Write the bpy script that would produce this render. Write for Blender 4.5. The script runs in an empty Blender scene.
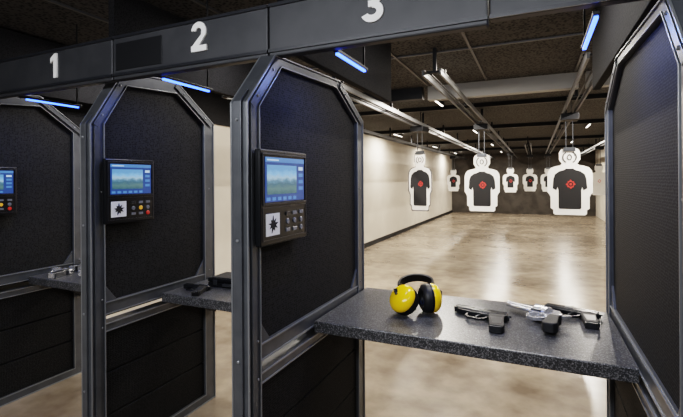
import bpy, bmesh, math, random
from mathutils import Matrix, Vector
random.seed(4)
S=1.1; FZ=.2
def U(x,y,z): return Vector((x*S,y*S,(z-FZ)*S))
C=bpy.context.scene.collection
# ---------------------------------------------------------------- materials
def mat(name,col,rough=.5,metal=0,emit=0,ecol=None,spec=None):
    m=bpy.data.materials.new(name); m.use_nodes=True
    b=m.node_tree.nodes['Principled BSDF']
    b.inputs['Base Color'].default_value=(*col,1); b.inputs['Roughness'].default_value=rough
    b.inputs['Metallic'].default_value=metal
    if spec is not None: b.inputs['Specular IOR Level'].default_value=spec
    if emit:
        b.inputs['Emission Color'].default_value=(*(ecol or col),1); b.inputs['Emission Strength'].default_value=emit
    return m
def nodes(m): return m.node_tree.nodes,m.node_tree.links,m.node_tree.nodes['Principled BSDF']
def noisy(name,c1,c2,scale,rough=.5,metal=0,bump=0,lo=.4,hi=.6,detail=4,rough2=None,kind='noise',spec=None):
    m=mat(name,c1,rough,metal,spec=spec); n,l,b=nodes(m)
    tc=n.new('ShaderNodeTexCoord')
    if kind=='noise':
        t=n.new('ShaderNodeTexNoise'); t.inputs['Detail'].default_value=detail; out=t.outputs['Fac']
    else:
        t=n.new('ShaderNodeTexVoronoi'); out=t.outputs['Distance']
        if kind=='grid': t.inputs['Randomness'].default_value=.35
    t.inputs['Scale'].default_value=scale
    l.new(tc.outputs['Object'],t.inputs['Vector'])
    r=n.new('ShaderNodeValToRGB'); r.color_ramp.elements[0].position=lo; r.color_ramp.elements[1].position=hi
    r.color_ramp.elements[0].color=(*c1,1); r.color_ramp.elements[1].color=(*c2,1)
    l.new(out,r.inputs['Fac']); l.new(r.outputs['Color'],b.inputs['Base Color'])
    if rough2 is not None:
        mr=n.new('ShaderNodeMapRange'); mr.inputs['To Min'].default_value=rough; mr.inputs['To Max'].default_value=rough2
        l.new(out,mr.inputs['Value']); l.new(mr.outputs['Result'],b.inputs['Roughness'])
    if bump:
        bp=n.new('ShaderNodeBump'); bp.inputs['Strength'].default_value=bump; bp.inputs['Distance'].default_value=.004
        l.new(out,bp.inputs['Height']); l.new(bp.outputs['Normal'],b.inputs['Normal'])
    return m
M_frame=noisy('frame_metal',(.085,.091,.102),(.10,.106,.118),12,.38,.35)
M_edge=mat('frame_edge_metal',(.22,.23,.245),.35,.4)
M_perf=noisy('perforated_black',(.002,.002,.002),(.026,.026,.027),105,.75,0,.2,.2,.55,kind='grid',spec=.2)
M_head=noisy('header_metal',(.045,.047,.053),(.055,.057,.063),8,.5,.2)
M_dark=mat('dark_metal',(.014,.015,.018),.5,.3)
M_ceil=noisy('ceiling_panel',(.016,.016,.017),(.095,.094,.094),45,.8,0,0,.2,.55,kind='v',spec=.2)
M_grid=mat('ceiling_grid',(.13,.13,.135),.5,.3)
M_baf=noisy('acoustic_black',(.006,.006,.007),(.018,.018,.02),110,.85,0,.2,.25,.5,kind='v',spec=.2)
M_wall=noisy('cream_wall',(.56,.51,.44),(.61,.56,.485),2,.8)
M_far=noisy('far_wall_dark',(.035,.03,.026),(.06,.052,.045),3,.7)
M_beam=mat('beam_grey',(.33,.325,.315),.6)
M_shelf=noisy('speckled_grey_top',(.028,.029,.032),(.26,.26,.27),210,.34,0,0,.48,.74,3)
M_white=mat('white_paint',(.9,.9,.9),.5)
M_card=mat('white_card',(.75,.75,.75),.6)
M_board=noisy('target_card',(.82,.81,.79),(.88,.87,.85),5,.7)
M_tan=noisy('target_card_grey',(.66,.64,.62),(.72,.70,.68),5,.7)
M_ink=mat('black_ink',(.012,.012,.014),.7)
M_line=mat('grey_print',(.06,.06,.065),.7)
M_red=mat('red_ink',(.62,.05,.04),.6)
M_rail=mat('rail_metal',(.12,.12,.122),.4,.6)
M_hous=mat('terminal_housing',(.008,.009,.011),.3,.1)
M_bez=mat('terminal_bezel',(.03,.032,.038),.3,.2)
M_btn=mat('button_grey',(.14,.15,.17),.2)
M_btny=mat('button_amber',(.75,.4,.05),.2,0,.1)
M_btnr=mat('button_red',(.5,.04,.03),.2,0,.05)
M_gun=mat('gun_black',(.013,.014,.017),.24,.2)
M_gunhi=mat('gun_highlight_tone',(.09,.092,.1),.25,.7)  # lighter grey puts an edge highlight into the colour of black slides
M_gun2=noisy('gun_grip_black',(.006,.006,.007),(.018,.018,.02),400,.6,0,.3,kind='v',lo=.2,hi=.5)
M_steel=mat('gun_steel',(.74,.74,.76),.25,.75)
M_gsteel=mat('grey_steel',(.13,.135,.145),.3,.8)
M_yel=mat('yellow_plastic',(.95,.6,.01),.2)
M_foam=mat('black_foam',(.012,.012,.012),.5)
M_led=mat('blue_led',(.02,.05,1),.4,0,7,(.045,.12,1))
M_dl=mat('linear_light_lens',(1,.95,.88),.4,0,5,(1,.93,.84))
M_brass=mat('brass',(.6,.42,.15),.3,1)
def floor_mat():
    m=mat('polished_concrete',(.4,.35,.28),.2); n,l,b=nodes(m)
    b.inputs['Specular IOR Level'].default_value=.5
    tc=n.new('ShaderNodeTexCoord')
    a=n.new('ShaderNodeTexNoise'); a.inputs['Scale'].default_value=1.3; a.inputs['Detail'].default_value=5; a.inputs['Roughness'].default_value=.6
    c=n.new('ShaderNodeTexNoise'); c.inputs['Scale'].default_value=6; c.inputs['Detail'].default_value=4
    l.new(tc.outputs['Object'],a.inputs['Vector']); l.new(tc.outputs['Object'],c.inputs['Vector'])
    mx=n.new('ShaderNodeMath'); mx.operation='MULTIPLY_ADD'; mx.inputs[1].default_value=.38; l.new(c.outputs['Fac'],mx.inputs[0]); 
    m2=n.new('ShaderNodeMath'); m2.operation='MULTIPLY'; m2.inputs[1].default_value=.62; l.new(a.outputs['Fac'],m2.inputs[0]); l.new(m2.outputs[0],mx.inputs[2])
    r=n.new('ShaderNodeValToRGB'); r.color_ramp.elements[0].position=.36; r.color_ramp.elements[1].position=.64
    r.color_ramp.elements[0].color=(.155,.118,.084,1); r.color_ramp.elements[1].color=(.335,.275,.21,1)
    l.new(mx.outputs[0],r.inputs['Fac']); l.new(r.outputs['Color'],b.inputs['Base Color'])
    mr=n.new('ShaderNodeMapRange'); mr.inputs['To Min'].default_value=.19; mr.inputs['To Max'].default_value=.31
    l.new(a.outputs['Fac'],mr.inputs['Value']); l.new(mr.outputs['Result'],b.inputs['Roughness'])
    return m
M_floor=floor_mat()
def glow(name,c,s=1): return mat(name,(.01,.01,.02),.3,0,s,c)
M_s0=glow('screen_blue',(.018,.055,.2)); M_s1=glow('screen_strip',(.07,.18,.45)); M_s3=glow('screen_icon',(.4,.55,.75))
def screen_mat():
    m=mat('screen_picture',(.02,.02,.03),.25); n,l,b=nodes(m)
    tc=n.new('ShaderNodeTexCoord'); sp=n.new('ShaderNodeSeparateXYZ'); l.new(tc.outputs['Generated'],sp.inputs[0])
    ns=n.new('ShaderNodeTexNoise'); ns.inputs['Scale'].default_value=7; ns.inputs['Detail'].default_value=8; l.new(tc.outputs['Generated'],ns.inputs['Vector'])
    ma=n.new('ShaderNodeMath'); ma.operation='MULTIPLY_ADD'; ma.inputs[1].default_value=.3; l.new(ns.outputs['Fac'],ma.inputs[0])
    l.new(sp.outputs['Z'],ma.inputs[2])
    r=n.new('ShaderNodeValToRGB'); e=r.color_ramp.elements
    e[0].position=0.1; e[0].color=(.03,.08,.1,1); e[1].position=1.0; e[1].color=(.1,.24,.5,1)
    for p,c in ((.35,(.07,.14,.14)),(.5,(.04,.1,.14)),(.6,(.08,.17,.24)),(.72,(.25,.38,.5)),(.85,(.16,.34,.62))):
        q=e.new(p); q.color=(*c,1)
    l.new(ma.outputs[0],r.inputs['Fac']); l.new(r.outputs['Color'],b.inputs['Emission Color'])
    b.inputs['Emission Strength'].default_value=1.1
    return m
M_screen=screen_mat()
# ---------------------------------------------------------------- geometry
class G:
    def __init__(s,M=None): s.bm=bmesh.new(); s.M=M or Matrix.Identity(4)
    def _add(s,vs,fs):
        v=[s.bm.verts.new(s.M@Vector(p)) for p in vs]
        for f in fs: s.bm.faces.new([v[i] for i in f])
    def rbox(s,a,b):
        (x0,y0,z0),(x1,y1,z1)=a,b
        s._add([(x0,y0,z0),(x1,y0,z0),(x1,y1,z0),(x0,y1,z0),(x0,y0,z1),(x1,y0,z1),(x1,y1,z1),(x0,y1,z1)],
               [(0,3,2,1),(4,5,6,7),(0,1,5,4),(1,2,6,5),(2,3,7,6),(3,0,4,7)]); return s
    def box(s,x0,x1,y0,y1,z0,z1): return s.rbox(U(x0,y0,z0),U(x1,y1,z1))
    def prism(s,pts,ax,a0,a1):
        def P(p,a):
            return {'z':(p[0],p[1],a),'x':(a,p[0],p[1]),'y':(p[0],a,p[1])}[ax]
        n=len(pts); vs=[P(p,a0) for p in pts]+[P(p,a1) for p in pts]
        s._add(vs,[tuple(range(n))[::-1],tuple(range(n,2*n))]+[(i,(i+1)%n,n+(i+1)%n,n+i) for i in range(n)]); return s
    def ring(s,po,pi,ax,a0,a1):
        def P(p,a):
            return {'z':(p[0],p[1],a),'x':(a,p[0],p[1]),'y':(p[0],a,p[1])}[ax]
        n=len(po); vs=[P(p,a) for a in (a0,a1) for q in (po,pi) for p in q]; fs=[]
        for i in range(n):
            j=(i+1)%n
            fs+= [(i,j,n+j,n+i),(2*n+i,3*n+i,3*n+j,2*n+j),(i,2*n+i,2*n+j,j),(n+i,n+j,3*n+j,3*n+i)]
        s._add(vs,fs); return s
    def ribbon(s,left,right,ax,a0,a1):
        def P(p,a):
            return {'z':(p[0],p[1],a),'x':(a,p[0],p[1]),'y':(p[0],a,p[1])}[ax]
        n=len(left); vs=[P(p,a) for a in (a0,a1) for q in (left,right) for p in q]; fs=[]
        for i in range(n-1):
            j=i+1
            fs+= [(i,j,n+j,n+i),(2*n+i,3*n+i,3*n+j,2*n+j),(i,2*n+i,2*n+j,j),(n+i,n+j,3*n+j,3*n+i)]
        fs+=[(0,n,3*n,2*n),(n-1,3*n-1,4*n-1,2*n-1)]
        s._add(vs,fs); return s
    def lathe(s,c,axis,prof,seg=24):
        ax=Vector(axis).normalized(); q=ax.to_track_quat('Z','Y').to_matrix(); c=Vector(c)
        vs=[];fs=[]
        for (t,r) in prof:
            for k in range(seg):
                a=2*math.pi*k/seg; vs.append(c+q@Vector((r*math.cos(a),r*math.sin(a),t)))
        n=len(prof)
        for i in range(n-1):
            for k in range(seg):
                k2=(k+1)%seg; fs.append((i*seg+k,i*seg+k2,(i+1)*seg+k2,(i+1)*seg+k))
        fs.append(tuple(range(seg))[::-1]); fs.append(tuple((n-1)*seg+k for k in range(seg)))
        s._add(vs,fs); return s
    def cyl(s,a,b,r,seg=14):
        a=Vector(a);b=Vector(b); return s.lathe(a,b-a,[(0,r),((b-a).length,r)],seg)
    def tube(s,pts,w,h,up=(0,0,1)):
        pts=[Vector(p) for p in pts]; up=Vector(up); vs=[];n=len(pts)
        for i,p in enumerate(pts):
            t=(pts[min(i+1,n-1)]-pts[max(i-1,0)]).normalized(); sd=t.cross(up).normalized(); u=sd.cross(t)
            for a,b in ((-1,-1),(1,-1),(1,1),(-1,1)): vs.append(p+sd*w/2*a+u*h/2*b)
        fs=[(3,2,1,0),tuple(4*(n-1)+k for k in range(4))]
        for i in range(n-1):
            for k in range(4):
                fs.append((4*i+k,4*i+(k+1)%4,4*i+4+(k+1)%4,4*i+4+k))
        s._add(vs,fs); return s
    def done(s,name,m,parent=None,bevel=0,origin=None,smooth=False,**kw):
        bmesh.ops.recalc_face_normals(s.bm,faces=s.bm.faces[:])
        if parent is not None: o=parent.matrix_world.translation.copy()
        elif origin is not None: o=Vector(origin)
        else:
            xs=[v.co for v in s.bm.verts]
            lo=[min(v[i] for v in xs) for i in range(3)]; hi=[max(v[i] for v in xs) for i in range(3)]
            o=Vector(((lo[0]+hi[0])/2,(lo[1]+hi[1])/2,lo[2]))
        for v in s.bm.verts: v.co-=o
        me=bpy.data.meshes.new(name); s.bm.to_mesh(me); s.bm.free()
        if smooth:
            for p in me.polygons: p.use_smooth=True
            try: me.set_sharp_from_angle(angle=math.radians(40))
            except Exception: pass
        ob=bpy.data.objects.new(name,me); me.materials.append(m); C.objects.link(ob)
        if parent is not None: ob.parent=parent
        else: ob.location=o
        if bevel:
            b=ob.modifiers.new('b','BEVEL'); b.width=bevel; b.segments=2; b.limit_method='ANGLE'
        for k,v in kw.items(): ob[k]=v
        return ob
def root(name,loc,label,cat,group=None):
    e=bpy.data.objects.new(name,None); e.location=loc; e.empty_display_size=.05; C.objects.link(e)
    e['label']=label; e['category']=cat
    if group: e['group']=group
    e.matrix_world=Matrix.Translation(loc); return e
def inset(pts,d):
    n=len(pts); A=sum(pts[i][0]*pts[(i+1)%n][1]-pts[(i+1)%n][0]*pts[i][1] for i in range(n))
    sg=1 if A>0 else -1; L=[]
    for i in range(n):
        p=Vector(pts[i]);q=Vector(pts[(i+1)%n]); t=(q-p).normalized(); nn=Vector((-t.y,t.x))*sg
        dd=d[i] if isinstance(d,(list,tuple)) else d
        L.append((p+nn*dd,t))
    out=[]
    for i in range(n):
        (p,t),(q,u)=L[i-1],L[i]
        den=t.x*u.y-t.y*u.x; k=((q.x-p.x)*u.y-(q.y-p.y)*u.x)/den; out.append(tuple(p+t*k))
    return out
def YZ(y,z): return (y*S,(z-FZ)*S)
ST={'kind':'structure'}
XL,XR,YB,YF,ZC=-3.06,1.95,-1.6,17.5,2.5
# ---------------------------------------------------------------- room
G().box(XL,XR,YB,YF,FZ-.1,FZ).done('floor',M_floor,origin=(0,0,0),**ST)
G().box(XL,XR,YB,YF,ZC,ZC+.1).done('ceiling',M_ceil,origin=(0,0,0),**ST)
G().box(XL-.1,XL,YB,YF,FZ,ZC).done('wall_left',M_wall,origin=(0,0,0),**ST)
G().box(XR,XR+.1,YB,YF,FZ,ZC).done('wall_right',M_wall,origin=(0,0,0),**ST)
G().box(XL,XR,YF,YF+.1,FZ,ZC).done('wall_far',M_far,origin=(0,0,0),**ST)
G().box(XL,XR,YB-.1,YB,FZ,ZC).done('wall_back',M_dark,origin=(0,0,0),**ST)
G().box(XL,XL+.015,2.3,YF,FZ,FZ+.09).done('baseboard_left',M_dark,**ST)
k=0
for x in (-2.3,-1.62,-.98,-.42,.33,1.0):
    k+=1; G().box(x-.009,x+.009,YB,4.28,ZC-.012,ZC).done('trim_%d'%k,M_grid,**ST)
for y in (.6,2.0,3.2):
    k+=1; G().box(XL,XR,y-.01,y+.01,ZC-.013,ZC-.001).done('trim_%d'%k,M_grid,**ST)
for y in (8.0,11.0,14.0):
    k+=1; G().box(XL,XR,y,y+.1,ZC-.06,ZC).done('trim_%d'%k,M_dark,**ST)
k+=1; G().box(-1.0,.36,4.36,4.46,2.36,ZC).done('trim_%d'%k,M_beam,**ST)
k+=1; G().box(.42,XR,4.36,4.46,2.36,ZC).done('trim_%d'%k,M_beam,**ST)
k+=1; G().box(XL,-1.06,4.36,4.46,2.38,ZC).done('trim_%d'%k,M_dark,**ST)
k+=1; G().box(XL,XR,5.6,5.68,2.45,ZC).done('trim_%d'%k,M_dark,**ST)
k+=1; G().box(XL,XL+.02,-1.6,2.9,1.85,ZC).done('trim_%d'%k,M_baf,**ST)
k+=1; G().box(XL,XL+.02,2.9,5.2,2.14,ZC).done('trim_%d'%k,M_baf,**ST)
# ---------------------------------------------------------------- dividers
def divider(xi,xo,yf,yb,label,zt=2.008):
    x0,x1=min(xi,xo),max(xi,xo); xm=(x0+x1)/2
    e=root('stall_divider',U(xm,(yf+yb)/2,FZ),label,'partition','shooting stall dividers')
    zs=1.81; up=zt>2.02
    oc=[YZ(yf,FZ),YZ(yf,zs),YZ(yf+.17,zt),YZ(yb-.30,zt+.022),YZ(yb,1.87+(.03 if up else 0)),YZ(yb,FZ)]
    ws=[.072*S,.058*S,.04*S,.058*S,.085*S,.05*S]
    if up: ws[2]=.07*S
    ic=inset(oc,ws)
    G().ring(oc,ic,'x',x0*S,x1*S).done('outer_frame',M_frame,e,.002)
    g=G()
    for (a,b) in ((x0-.006,x0),(x1,x1+.006)):
        g.ring(oc,inset(oc,.006*S),'x',a*S,b*S); g.ring(inset(ic,-.005*S),ic,'x',a*S,b*S)
    g.done('folded_lip',M_edge,e,.001)
    G().prism([YZ(yf-.010,FZ),YZ(yf-.010,1.812),YZ(yf+.030,1.86),YZ(yf+.030,FZ)],'x',(x0+.014)*S,(x1-.014)*S).done('post_channel',M_frame,e,.002)
    for xs in (x0-.0065,x1+.001):
        G().prism([YZ(yf+.020,FZ+.01),YZ(yf+.020,1.80),YZ(yf+.044,1.828),YZ(yf+.044,FZ+.01)],'x',xs*S,(xs+.0055)*S).done('post_rib',M_frame,e,.001)
    yi0,yi1=yf+.069,yb-.084
    G().box(x0+.002,x1-.002,yi0,yi1,.925,.985).done('middle_rail',M_frame,e,.003)
    G().box(x0+.002,x1-.002,yi0,yi1,.845,.885).done('lower_rail',M_frame,e,.003)
    for z in (.925,.979,.845,.879):
        g=G(); g.box(x0-.003,x0+.004,yi0,yi1,z,z+.005); g.box(x1-.004,x1+.003,yi0,yi1,z,z+.005); g.done('rail_lip',M_edge,e)
    a,b=YZ(yi0,.984),YZ(yi1,.984); c=.075
    G().prism([a,(a[0]+c,a[1]),(a[0],a[1]+c*1.3)],'x',(x0+.004)*S,(x1-.004)*S).done('gusset',M_frame,e,.002)
    G().prism([b,(b[0]-c,b[1]),(b[0],b[1]+c*1.3)],'x',(x0+.004)*S,(x1-.004)*S).done('gusset',M_frame,e,.002)
    G().prism(inset([YZ(yf,.885),YZ(yf,zs),YZ(yf+.17,zt-.003),YZ(yb-.30,zt+.019),YZ(yb,1.87),YZ(yb,.885)],.03*S),'x',(xm-.016)*S,(xm+.016)*S).done('upper_panel',M_perf,e)
    g=G()
    for z0,z1 in ((.24,.44),(.448,.645),(.653,.85)): g.box(xm-.018,xm+.018,yf+.05,yb-.07,z0,z1)
    g.done('lower_panel',M_perf,e,.003)
    for (p,q) in ((oc[1],oc[2]),(oc[3],oc[4])):
        p=Vector(p);q=Vector(q); t=(q-p).normalized(); nn=Vector((t.y,-t.x))*.012
        a=p+t*.01+nn; b=q-t*.01+nn; m2=nn.normalized()*.03
        for xx0,xx1 in ((x0-.008,x0-.0045),(x1+.0045,x1+.008)):
            G().prism([tuple(a),tuple(b),tuple(b+m2),tuple(a+m2)],'x',xx0*S,xx1*S).done('bracket_plate',M_frame,e,.001)
            for f in (.2,.8):
                c0=a.lerp(b,f)+m2*.5
                xs=x1+.008 if xx0>xm else x0-.008; d=1 if xx0>xm else -1
                G().lathe((xs*S,c0.x,c0.y),(d,0,0),[(-.001,.006),(.003,.006),(.005,.003)],10).done('bolt',M_edge,e)
    for yy,zz in ((yf+.056,1.0),(yf+.056,.87),(yf+.056,1.5),(yb-.045,1.0),(yb-.045,.87),(yb-.045,1.5)):
        for xs,d in ((x1,1),(x0,-1)):
            G().lathe(U(xs,yy,zz),(d,0,0),[(-.002,.005),(.003,.005),(.005,.003)],10).done('bolt',M_edge,e)
    for zz in (.6,.95,1.35,1.75):
        G().lathe(U(xm,yf-.010,zz),(0,-1,0),[(-.002,.006),(.003,.006),(.005,.003)],10).done('bolt',M_edge,e)
    return e
divider(-.865,-.925,1.15,2.19,'dark grey metal divider with black mesh panel beside the widest stall')
divider(-1.83,-1.89,1.285,2.10,'dark grey metal divider with black mesh panel holding a control terminal',2.085)
divider(-2.93,-2.99,1.30,2.02,'dark grey metal divider with black mesh panel beside the cream wall',2.085)
divider(.30,.36,1.12,2.30,'dark grey metal divider with black mesh panel, no terminal')
for x,yb,z in ((-2.96,2.9,2.112),(-1.86,2.9,2.112),(-.895,2.75,2.065),(.33,2.9,2.065)):
    G().box(x-.02,x+.02,1.42,yb,z,ZC-.016).done('side_baffle',M_baf,bevel=.004,label='black acoustic side baffle hung from ceiling above divider',category='acoustic baffle',group='ceiling side baffles')
# ---------------------------------------------------------------- header fascias
def number(txt,x,z,h,parent):
    fx=lambda a,b:((x+a*h)*S,(z+b*h-FZ)*S)
    g=G(); ya,yb2=1.3225*S,1.3295*S
    def arc(cx,cy,rx,ry,w,a0,a1,n=20):
        L=[];R=[]
        for i in range(n+1):
            a=math.radians(a0+(a1-a0)*i/n)
            L.append(fx(cx+(rx+w/2)*math.cos(a),cy+(ry+w/2)*math.sin(a))); R.append(fx(cx+(rx-w/2)*math.cos(a),cy+(ry-w/2)*math.sin(a)))
        return L,R
    w=.2
    if txt=='1':
        g.prism([fx(a,b) for a,b in ((-.09,0),(.13,0),(.13,1),(-.03,1),(-.29,.82),(-.29,.63),(-.09,.75))],'y',ya,yb2)
    elif txt=='2':
        L,R=arc(0,.68,.225,.22,w,172,-25)
        L+= [fx(.02,.2)]; R+=[fx(-.32,.17)]
        L[-2]=fx(.31,.55); R[-2]=fx(.11,.56)
        g.ribbon(L,R,'y',ya,yb2)
        g.prism([fx(-.33,0),fx(.34,0),fx(.34,.2),fx(-.33,.2)],'y',ya-.0002,yb2)
    else:
        L,R=arc(-.01,.73,.2,.17,w*.95,155,-90); g.ribbon(L,R,'y',ya,yb2)
        L,R=arc(-.01,.30,.235,.2,w,90,-158); g.ribbon(L,R,'y',ya-.0002,yb2)
        g.prism([fx(-.12,.43),fx(.03,.43),fx(.03,.61),fx(-.12,.61)],'y',ya-.0004,yb2)
    g.done('number',M_white,parent,label='white painted numeral '+txt)
for a,b,n,xn in ((-3.05,-1.735,'1',-2.135),(-1.73,-.9,'2',-1.225),(-.895,-.125,'3',-.485),(-.12,.95,None,0)):
    e=root('header_panel',U((a+b)/2,1.35,2.01),('dark grey header panel with white numeral '+n) if n else 'dark grey header panel without visible numeral','sign','stall header panels')
    G().box(a,b,1.33,1.37,2.005 if n else 2.02,2.2).done('panel',M_head,e,.006)
    g=G(); g.box(a,b,1.324,1.33,2.02,2.032); g.box(a,b,1.324,1.33,2.188,2.2); g.done('edge_lip',M_bez,e)
    if n: number(n,xn,2.068 if n!='1' else 2.058,.118,e)
    if n in('1','2'):
        G().box(a+.02,a+.30 if n=='2' else a+.2,1.327,1.33,2.045,2.165).done('access_cover',M_dark,e,.002)
# ---------------------------------------------------------------- led bars
for x,y0,y1 in ((-2.52,1.41,1.70),(-1.49,1.39,1.68),(-.64,1.38,1.65),(.158,1.38,1.70)):
    e=root('led_light_bar',U(x,(y0+y1)/2,1.995),'slim black light bar with glowing blue LED strip','light','blue stall light bars')
    G().box(x-.009,x+.009,1.3695,y1+.02,2.002,2.014).done('housing',M_dark,e,.002)
    G().box(x-.003,x+.003,y1-.01,y1-.004,2.014,ZC-.0005).done('hanging_rod',M_dark,e)
    G().box(x-.0055,x+.0055,y0,y1,1.994,2.0025).done('led_strip',M_led,e)
    L=bpy.data.lights.new('blue','AREA'); L.shape='RECTANGLE'; L.size=.006; L.size_y=(y1-y0)*S; L.energy=1.7; L.color=(.12,.26,1)
    o=bpy.data.objects.new('blue_lamp',L); o.location=U(x,(y0+y1)/2,1.9935); C.objects.link(o)
# ---------------------------------------------------------------- shelves
for a,b,y0,y1,lab in ((-.865,.30,1.60,2.22,'speckled grey countertop holding earmuffs and handguns'),
                      (-1.83,-.925,1.68,2.10,'speckled grey countertop holding black pistol case'),
                      (-2.93,-1.89,1.64,2.0,'speckled grey countertop with heap of silver handguns')):
    a+=.0068; b-=.0068
    e=root('shelf',U((a+b)/2,(y0+y1)/2,.90),lab,'shelf','stall countertops')
    G().box(a,b,y0,y1,.902,.95).done('countertop',M_shelf,e,.004)
    for xx in (a+.012,b-.012):
        G().prism([YZ(y0+.12,.901),YZ(y1-.02,.901),YZ(y1-.02,.74)],'x',(xx-.01)*S,(xx+.01)*S).done('bracket',M_dark,e)
# ---------------------------------------------------------------- terminals
def terminal(xf,y0,y1,z0,z1,label,colored):
    e=root('control_terminal',U(xf,(y0+y1)/2,z0),label,'control panel','stall control terminals')
    H=z1-z0; W=y1-y0; x=xf+.026
    g=G(); g.box(xf+.003,x,y0,y1,z0,z1); g.done('housing',M_hous,e,.006)
    g=G(); g.box(xf-.0015,xf+.003,y0+.09,y1-.05,z0+.05,z1-.05); g.done('wall_mount',M_bez,e)
    yz=lambda fy,fz:(y0+W*fy,z0+H*fz)
    def slab(nm,m,fy0,fy1,fz0,fz1,xa,xb,bv=0):
        G().box(xa,xb,y0+W*fy0,y0+W*fy1,z0+H*fz0,z0+H*fz1).done(nm,m,e,bv)
    po=[YZ(*yz(.04,.42)),YZ(*yz(.97,.42)),YZ(*yz(.97,.96)),YZ(*yz(.04,.96))]
    G().ring(po,inset(po,.007),'x',x*S,(x+.004)*S).done('screen_bezel',M_bez,e,.001)
    po=[YZ(*yz(.04,.05)),YZ(*yz(.97,.05)),YZ(*yz(.97,.40)),YZ(*yz(.04,.40))]
    G().ring(po,inset(po,.004),'x',x*S,(x+.002)*S).done('keypad_bezel',M_bez,e)
    slab('screen',M_s0,.09,.92,.45,.92,x,x+.002)
    slab('screen_header',M_s1,.09,.92,.87,.92,x+.002,x+.0026)
    slab('screen_picture',M_screen,.12,.74,.53,.84,x+.002,x+.0026)
    for i in range(6): slab('toolbar_icon',M_s1,.11+i*.11,.18+i*.11,.465,.50,x+.002,x+.0026)
    for i in range(4): slab('screen_icon',M_s3 if i==0 else M_s1,.79,.89,.79-.075*i,.83-.075*i,x+.002,x+.0026)
    slab('title_line',M_s3,.12,.35,.885,.9,x+.0026,x+.003)
    f1=.36 if not colored else .39
    cy0,cy1,cz0,cz1=y0+W*.10,y0+W*f1,z0+H*.10,z0+H*(.33 if not colored else .34)
    G().box(x,x+.003,cy0,cy1,cz0,cz1).done('target_card',M_card,e)
    cy,cz=(cy0+cy1)/2,(cz0+cz1)/2; q=(cz1-cz0)/2*.82
    rad=[1,.42,.85,.4,1.0,.5,.7,.38,.95,.45,.8,.4,1.0,.48,.75,.4,.9,.5]
    pts=[YZ(cy+q*r*math.cos(i*math.pi/9+.2),cz+q*r*math.sin(i*math.pi/9+.2)) for i,r in enumerate(rad)]
    G().prism(pts,'x',(x+.003)*S,(x+.0045)*S).done('splat_emblem',M_ink,e)
    for r in range(3):
        for c in range(3):
            fy=.49+.155*c; fz=.11+.09*r; m=M_btn
            if colored and r==0 and c==2: m=M_btnr
            if colored and r==1 and c==1: m=M_btny
            if r==2 and c==0: m=M_bez
            G().lathe(U(x,y0+W*(fy+.05),z0+H*(fz+.022)),(1,0,0),[(-.001,.0115),(.003,.0115),(.0048,.0095)],14).done('button',m,e,smooth=True) if (r==1 or (r==0 and c==2)) else slab('button',m,fy+.005,fy+.095,fz,fz+.042,x,x+.004,.0015)
    G().lathe(U(x,y0+W*.5,z1-.007),(1,0,0),[(-.003,.003),(.002,.003)],8).done('camera_dot',M_btn,e)
terminal(-.855,1.175,1.49,1.325,1.655,'black wall terminal with lit screen, emblem card and grey buttons',False)
terminal(-1.82,1.335,1.61,1.35,1.655,'black wall terminal with lit screen and coloured buttons',True)
terminal(-2.92,1.27,1.565,1.35,1.64,'black wall terminal with lit screen beside cream wall',True)
# ---------------------------------------------------------------- tracks, targets
TX=[(-2.45,3),(-1.47,3),(-.66,3),(.36,3),(1.36,3),(-.15,10.3)]
for x,ys in TX:
    e=root('overhead_track',U(x,10,2.28),'grey twin-rail target track hung from the ceiling','track','overhead target tracks')
    for dx in (-.06,.06):
        g=G(); g.box(x+dx-.008,x+dx+.008,ys,17.2,2.28,2.315); g.box(x+dx-.013,x+dx+.013,ys,17.2,2.315,2.32); g.done('rail',M_rail,e)
    G().box(x-.005,x+.005,ys,17.2,2.28,2.288).done('drive_cable',M_dark,e)
    for i in range(10):
        y=3.1+i*1.5; 
        if y<ys: continue
        P=[((x+a)*S,(z-FZ)*S) for a,z in ((-.08,2.32),(.08,2.32),(.08,2.335),(.012,2.335),(.012,ZC-.001),(-.012,ZC-.001),(-.012,2.335),(-.08,2.335))]
        G().prism(P,'y',y*S,(y+.03)*S).done('hanger_bracket',M_dark,e)
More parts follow.
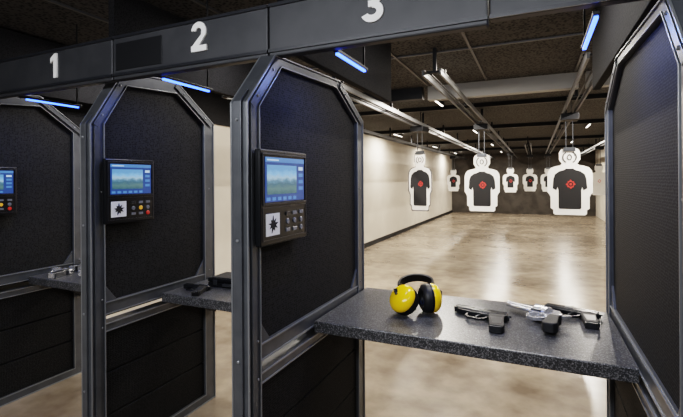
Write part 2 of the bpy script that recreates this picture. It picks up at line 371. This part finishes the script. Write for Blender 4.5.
def target(x,y,zt,zb,w,label,detail=True,dark=False,red=1,turn=0,plain=False):
    e=root('silhouette_target',U(x,y,zb),label,'shooting target','hanging silhouette targets')
    H=zt-zb; hw=w/2
    half=[(.66,0),(.74,.02),(.74,.075),(.86,.10),(.86,.27),(.92,.31),(1,.34),(1,.60),(.96,.66),(.84,.71),(.62,.735),(.42,.745),(.34,.77),(.40,.80),(.47,.83),(.47,.93),(.42,.97),(.32,.995)]
    pts=half+[(-a,b) for a,b in half[::-1]]
    P=[((x+a*hw)*S,(zb+b*H-FZ)*S) for a,b in pts]
    G().prism(P,'y',y*S,(y+.006)*S).done('board',M_tan if dark else M_board,e)
    if dark:
        c0=(x,zb+.5*H); P2=[((x+a*hw*1.0)*S,(zb+b*H-FZ)*S) for a,b in pts]
        G().ring(P2,[((c0[0]+(p[0]/S-c0[0])*.93)*S,(c0[1]-FZ+(p[1]/S+FZ-c0[1])*.97)*S) for p in P2],'y',(y-.0015)*S,y*S).done('outline_print',M_line,e)
    fh=[(.46,.09),(.50,.11),(.50,.37),(.54,.42),(.60,.37),(.76,.40),(.73,.54),(.66,.61),(.47,.655),(.25,.675),(.16,.695)]
    if dark: fh=[(a*1.08,b) for a,b in fh]
    if not detail: fh=[(a*.78,.12+b*.8) for a,b in fh]
    P=[((x+a*hw)*S,(zb+b*H-FZ)*S) for a,b in fh+[(-a,b) for a,b in fh[::-1]]]
    if not plain: G().prism(P,'y',(y-.002)*S,y*S).done('torso_print',M_ink,e)
    r0=.045*red*w/.45; rr=[1.1,.8,1.0,.75,1.15,.85,.95,.7]*2
    A=[(math.cos(i*math.pi/8),math.sin(i*math.pi/8)) for i in range(16)]
    po=[((x+.01+r0*rr[i]*A[i][0])*S,(zb+.46*H+r0*rr[i]*A[i][1]-FZ)*S) for i in range(16)]
    pi=[((x+.01+r0*.62*A[i][0])*S,(zb+.46*H+r0*.62*A[i][1]-FZ)*S) for i in range(16)]
    G().ring(po,pi,'y',(y-.004)*S,(y-.0015)*S).done('red_mark',M_red,e)
    if detail:
        P=[((x+.01+r0*.28*a)*S,(zb+.46*H+r0*.28*b-FZ)*S) for a,b in A]
        G().prism(P,'y',(y-.004)*S,(y-.0015)*S).done('mark_centre',M_red,e)
        for s0 in (0,1):
            B=[math.pi*(s0-.33+.66*i/8) for i in range(9)]
            ro,ri=.072*w/.45,.060*w/.45
            Q=[(x+ro*math.cos(a),zb+.865*H+ro*math.sin(a)) for a in B]+[(x+ri*math.cos(a),zb+.865*H+ri*math.sin(a)) for a in B[::-1]]
            G().prism([(a*S,(b-FZ)*S) for a,b in Q],'y',(y-.004)*S,(y-.0015)*S).done('head_outline',M_line,e)
        po=[((x+.026*a)*S,(zb+.865*H+.034*b-FZ)*S) for a,b in A]; pi=[((x+.016*a)*S,(zb+.865*H+.024*b-FZ)*S) for a,b in A]
        G().ring(po,pi,'y',(y-.004)*S,(y-.0015)*S).done('head_ring',M_line,e)
    for dx in (-.035,.035): G().box(x+dx-.004,x+dx+.004,y-.003,y+.008,zt-.02,2.24).done('rod',M_gsteel,e)
    G().box(x-.06,x+.06,y-.014,y+.018,zt-.035,zt+.012).done('clip',M_gsteel,e,.003)
    G().box(x-.09,x+.09,y-.12,y+.12,2.205,2.279).done('carriage',M_dark,e,.003)
    G().box(x+.015,x+.023,y-.004,y+.004,2.278,ZC-.0005).done('suspension_rod',M_dark,e)
    e.rotation_euler=(0,0,math.radians(turn))
target(-1.47,5.9,1.93,1.10,.355,'grey outlined silhouette target with broad black torso, turned slightly',dark=True,red=1,turn=-8)
target(-.66,6.07,1.88,1.105,.455,'white silhouette target with black torso and red mark')
target(.36,5.54,1.89,1.125,.46,'large white silhouette target with black torso and red centre')
for x,y in ((-2.45,14.3),(-.66,13.4),(.36,14.4),(-.15,14.6)):
    target(x,y,1.86,1.14,.42,'small distant white silhouette target with black torso',False)
target(1.36,11.6,1.86,1.14,.36,'small distant plain white silhouette target with red mark',False,plain=True)
def lamp(x,y,z,sx,sy,e,col,rot=None,name='lamp'):
    L=bpy.data.lights.new(name,'AREA'); L.shape='RECTANGLE'; L.size=sx; L.size_y=sy; L.energy=e; L.color=col
    o=bpy.data.objects.new(name,L); o.location=U(x,y,z); 
    if rot: o.rotation_euler=rot
    C.objects.link(o); return o
WARM=(1,.93,.83)
for x in (-2.6,-1.05,.85):
    for y in (5.1,8.6,12.2,15.6):
        e=root('ceiling_light_bar',U(x,y,ZC-.04),'slim linear ceiling light with warm white lens','light','range ceiling light bars')
        G().box(x-.022,x+.022,y-.3,y+.3,ZC-.04,ZC).done('housing',M_dark,e)
        G().box(x-.010,x+.010,y-.28,y+.28,ZC-.046,ZC-.04).done('lens',M_dl,e)
        lamp(x,y,ZC-.05,.014,.5,(40 if x<-2 else 54),WARM,None,'bar_lamp')
lamp(-.6,3.6,2.45,1.2,.06,22,WARM)
lamp(-2.4,3.4,2.45,.5,.06,10,WARM)
for x,p in ((-2.5,13),(-1.4,11),(-.15,15)): lamp(x,2.15,2.46,.35,.2,p,(1,.97,.93),None,'bench_fill')  # unseen fill lights added behind the header to brighten guns and shelves
lamp(-.9,-.9,2.44,2.6,.5,95,(.95,.97,1),(math.radians(38),0,0))
lamp(.9,.3,2.46,.3,.3,9,(.95,.97,1),(math.radians(20),0,math.radians(40)))
# ---------------------------------------------------------------- handguns
def pistol(x,y,ang,k,label,m=None,th=1.0):
    m=m or M_gun; blk=m is M_gun
    base=U(x,y,.95)
    e=root('pistol',base,label,'handgun','handguns on countertops')
    Mx=Matrix.Translation(base)@Matrix.Rotation(math.radians(ang),4,'Z')@Matrix.Scale(k,4)@Matrix.Diagonal((.00095,.0013,.00075*th,1))
    g=G(Mx); g.prism([(-98,4),(-98,24),(-90,30),(80,30),(88,24),(88,4),(70,3)],'z',3,29)
    g.rbox((-90,29,13),(-84,35,19)); g.rbox((70,29,10),(78,36,22))
    g.done('slide',m,e,.003)
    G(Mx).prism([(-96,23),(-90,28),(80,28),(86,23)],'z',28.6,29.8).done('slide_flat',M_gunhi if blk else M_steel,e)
    G(Mx).rbox((-28,14,5),(4,31,30.4)).done('ejection_port',M_gsteel if blk else M_ink,e)
    for i in range(5): G(Mx).rbox((54+i*6,6,2),(56+i*6,28,30)).done('serration',M_gunhi if blk else M_ink,e)
    g=G(Mx); g.cyl((-103,17,16),(-90,17,16),7,12); g.done('barrel',M_gsteel,e)
    g=G(Mx); g.prism([(-84,4),(-84,-6),(-30,-9),(34,-9),(100,4),(92,7)],'z',5,25); g.done('frame',m,e,.002)
    po=[(-42,-7),(-40,-32),(-24,-45),(12,-45),(32,-38),(40,-7)]; pi=[(-34,-8),(-33,-30),(-20,-39),(10,-39),(25,-33),(30,-8)]
    G(Mx).ring(po,pi,'z',11,20).done('trigger_guard',m,e,.001)
    G(Mx).prism([(2,-8),(-4,-18),(-5,-30),(0,-30),(4,-18),(10,-8)],'z',12,19).done('trigger',M_gsteel,e)
    G(Mx).prism([(32,-5),(94,4),(88,-10),(94,-34),(114,-78),(108,-86),(74,-90),(66,-82),(46,-38)],'z',0,31).done('grip',M_gun2 if blk else M_gsteel,e,.004)
    G(Mx).prism([(48,-30),(86,-22),(100,-70),(74,-76)],'z',30.5,31.8).done('grip_panel',M_bez if blk else M_ink,e)
    G(Mx).prism([(72,-87),(111,-82),(109,-91),(72,-97)],'z',2,29).done('magazine_base',m,e,.001)
    G(Mx).prism([(84,12),(100,20),(97,28),(84,26)],'z',12,20).done('hammer',M_gsteel,e)
def revolver(x,y,ang,k,label):
    base=U(x,y,.95); e=root('revolver',base,label,'handgun','handguns on countertops')
    Mx=Matrix.Translation(base+Vector((0,0,.0055)))@Matrix.Rotation(math.radians(ang),4,'Z')@Matrix.Scale(k*.001,4)@Matrix.Diagonal((1,1.2,.95,1))
    g=G(Mx); g.cyl((-112,20,20),(-10,20,20),10,16); g.rbox((-110,28,16),(-15,34,24)); g.cyl((-90,8,20),(-14,8,20),6,12); g.rbox((-109,32,18),(-98,40,22)); g.done('barrel',M_steel,e,.001,smooth=True)
    g=G(Mx); pr=[(0,19),(3,22),(42,22),(45,19)]; g.lathe((-10,12,22),(1,0,0),pr,18)
    g.done('cylinder',M_steel,e)
    for i in range(6):
        a=(i+.5)*math.pi/3; G(Mx).cyl((-11,12+19.5*math.cos(a),22+19.5*math.sin(a)),(20,12+19.5*math.cos(a),22+19.5*math.sin(a)),4.4,8).done('flute',M_gsteel,e)
    po=[(-18,38),(50,38),(68,22),(70,-12),(40,-18),(-12,-18),(-18,0)]; pi=[(-11,33),(36,33),(37,20),(37,4),(31,-10),(-5,-10),(-11,0)]
    G(Mx).ring(po,pi,'z',10,30).done('frame',M_steel,e,.002)
    po=[(-10,-16),(-10,-34),(4,-50),(26,-50),(44,-38),(50,-16)]; pi=[(-2,-16),(-2,-31),(7,-42),(23,-42),(36,-34),(41,-16)]
    G(Mx).ring(po,pi,'z',15,25).done('trigger_guard',M_steel,e,.001)
    G(Mx).prism([(18,-14),(12,-26),(14,-34),(18,-26),(25,-14)],'z',18,22).done('trigger',M_steel,e)
    G(Mx).prism([(50,-12),(70,-6),(78,2),(82,-18),(108,-66),(104,-78),(80,-86),(70,-78),(58,-44),(52,-28)],'z',4,34).done('grip',M_gun2,e,.005)
    G(Mx).prism([(58,26),(76,42),(84,40),(72,22),(64,14)],'z',17,23).done('hammer',M_steel,e)
pistol(-.22,1.925,-12,1.4,'matte black semi-automatic pistol lying on its side')
revolver(.0,1.98,-30,1.5,'silver revolver with black grip lying on its side')
pistol(.14,2.11,-16,1.3,'black semi-automatic pistol lying beside silver revolver')
pistol(-1.70,1.80,6,1.0,'black pistol lying beside closed case',None,1.2)
for i,(x,y,a) in enumerate(((-2.81,1.765,2),(-2.79,1.895,174),(-2.57,1.79,10))):
    pistol(x,y,a,1.02,'silver semi-automatic pistol in a row of handguns',M_steel,1.6)
# ---------------------------------------------------------------- pistol case
base=U(-1.55,1.98,.95); e=root('pistol_case',base,'closed flat black plastic pistol case','case')
Mx=Matrix.Translation(base)@Matrix.Rotation(math.radians(3),4,'Z')@Matrix.Diagonal((.95,.85,1.1,1))
G(Mx).rbox((-.17,-.11,0),(.17,.11,.026)).done('case_base',M_gun,e,.006)
G(Mx).rbox((-.17,-.11,.028),(.17,.11,.05)).done('lid',M_gun,e,.006)
G(Mx).rbox((-.15,-.09,.0495),(.15,.09,.053)).done('lid_panel',M_gun2,e,.001)
G(Mx).ring([(-.04,-.135),(.04,-.135),(.04,-.11),(-.04,-.11)],[(-.03,-.128),(.03,-.128),(.03,-.112),(-.03,-.112)],'z',.012,.026).done('handle',M_gsteel,e,.002)
for xx in (-.11,.11): G(Mx).rbox((xx-.015,-.116,.014),(xx+.015,-.109,.042)).done('latch',M_gsteel,e,.001)
base=U(-1.06,1.86,.95); e=root('cartridge_box',base,'small white open box of brass cartridges','box')
Mx=Matrix.Translation(base)
G(Mx).ring([(-.05,-.03),(.05,-.03),(.05,.03),(-.05,.03)],[(-.047,-.027),(.047,-.027),(.047,.027),(-.047,.027)],'z',0,.022).done('box_wall',M_white,e)
G(Mx).rbox((-.047,-.027,0),(.047,.027,.004)).done('box_base',M_white,e)
g=G(Mx)
for i in range(8):
    for j in range(4): g.cyl((-.04+i*.0115,-.018+j*.012,.004),(-.04+i*.0115,-.018+j*.012,.026),.0045,8)
g.done('cartridges',M_brass,e,kind='stuff')
# ---------------------------------------------------------------- earmuffs (lying down)
base=U(-.50,1.86,.95); e=root('earmuffs',base,'yellow ear defenders with black cushions and headband lying down','ear protection')
k=1.42; Mx=Matrix.Translation(base)@Matrix.Scale(k,4)
def cup(c,ax):
    c=Vector(c); ax=Vector(ax).normalized(); q=Mx@Matrix.Translation(c)
    pr=[(0,.0475),(.008,.0497),(.016,.0485),(.024,.0445),(.031,.037),(.036,.026),(.0385,.013),(.039,.003)]
    G(q).lathe((0,0,0),ax,pr,32).done('cup',M_yel,e,smooth=True)
    G(q).lathe((0,0,0),-ax,[(0,.044),(.002,.0485),(.014,.0495),(.024,.046),(.030,.036),(.026,.027),(.014,.022)],28).done('ear_cushion',M_foam,e,smooth=True)
    G(q).lathe(ax*-.001,ax,[(0,.0505),(.004,.0505)],28).done('rim_ring',M_gun,e,smooth=True)
c1=Vector((-.026,-.016,.0500)); a1=Vector((-.42,-.70,.58)).normalized(); c2=Vector((.050,.034,.0515)); a2=Vector((.84,.52,.0)).normalized()
cup(c1,a1); cup(c2,a2)
s1=c1-a1*.004+Vector((-.026,.02,.034)); s2=c2+a2*.008+Vector((-.004,.03,.030))
def bez(p0,p1,p2,p3,n=22):
    o=[]
    for i in range(n+1):
        t=i/n; o.append(p0*(1-t)**3+p1*3*t*(1-t)**2+p2*3*t*t*(1-t)+p3*t**3)
    return o
G(Mx).tube(bez(s1,Vector((-.08,.09,.115)),Vector((.065,.14,.11)),s2),.008,.03,(0,-.5,.87)).done('headband',M_foam,e,.001)
for c,a,s in ((c1,a1,s1),(c2,a2,s2)):
    G(Mx).tube([c+a*.040,c+a*.036+(s-c)*.5,s],.005,.013,(.3,1,.2)).done('pivot_arm',M_gun,e,.001)
# ---------------------------------------------------------------- world, camera
w=bpy.data.worlds.new('w'); bpy.context.scene.world=w; w.use_nodes=True
w.node_tree.nodes['Background'].inputs[0].default_value=(.05,.055,.06,1); w.node_tree.nodes['Background'].inputs[1].default_value=.3
cam=bpy.data.cameras.new('cam'); co=bpy.data.objects.new('camera',cam); C.objects.link(co)
cam.sensor_width=36; cam.lens=427/683*36; cam.shift_y=-29/683; cam.clip_start=.02
co.matrix_world=Matrix.Translation(U(0,0,1.55))@Matrix.Rotation(math.radians(24.4),4,'Z')@Matrix.Rotation(math.pi/2,4,'X')@Matrix.Rotation(math.radians(-.4),4,'Z')
bpy.context.scene.camera=co
bpy.context.scene.view_settings.view_transform='Filmic'
bpy.context.scene.view_settings.look='High Contrast'
bpy.context.scene.view_settings.exposure=.2
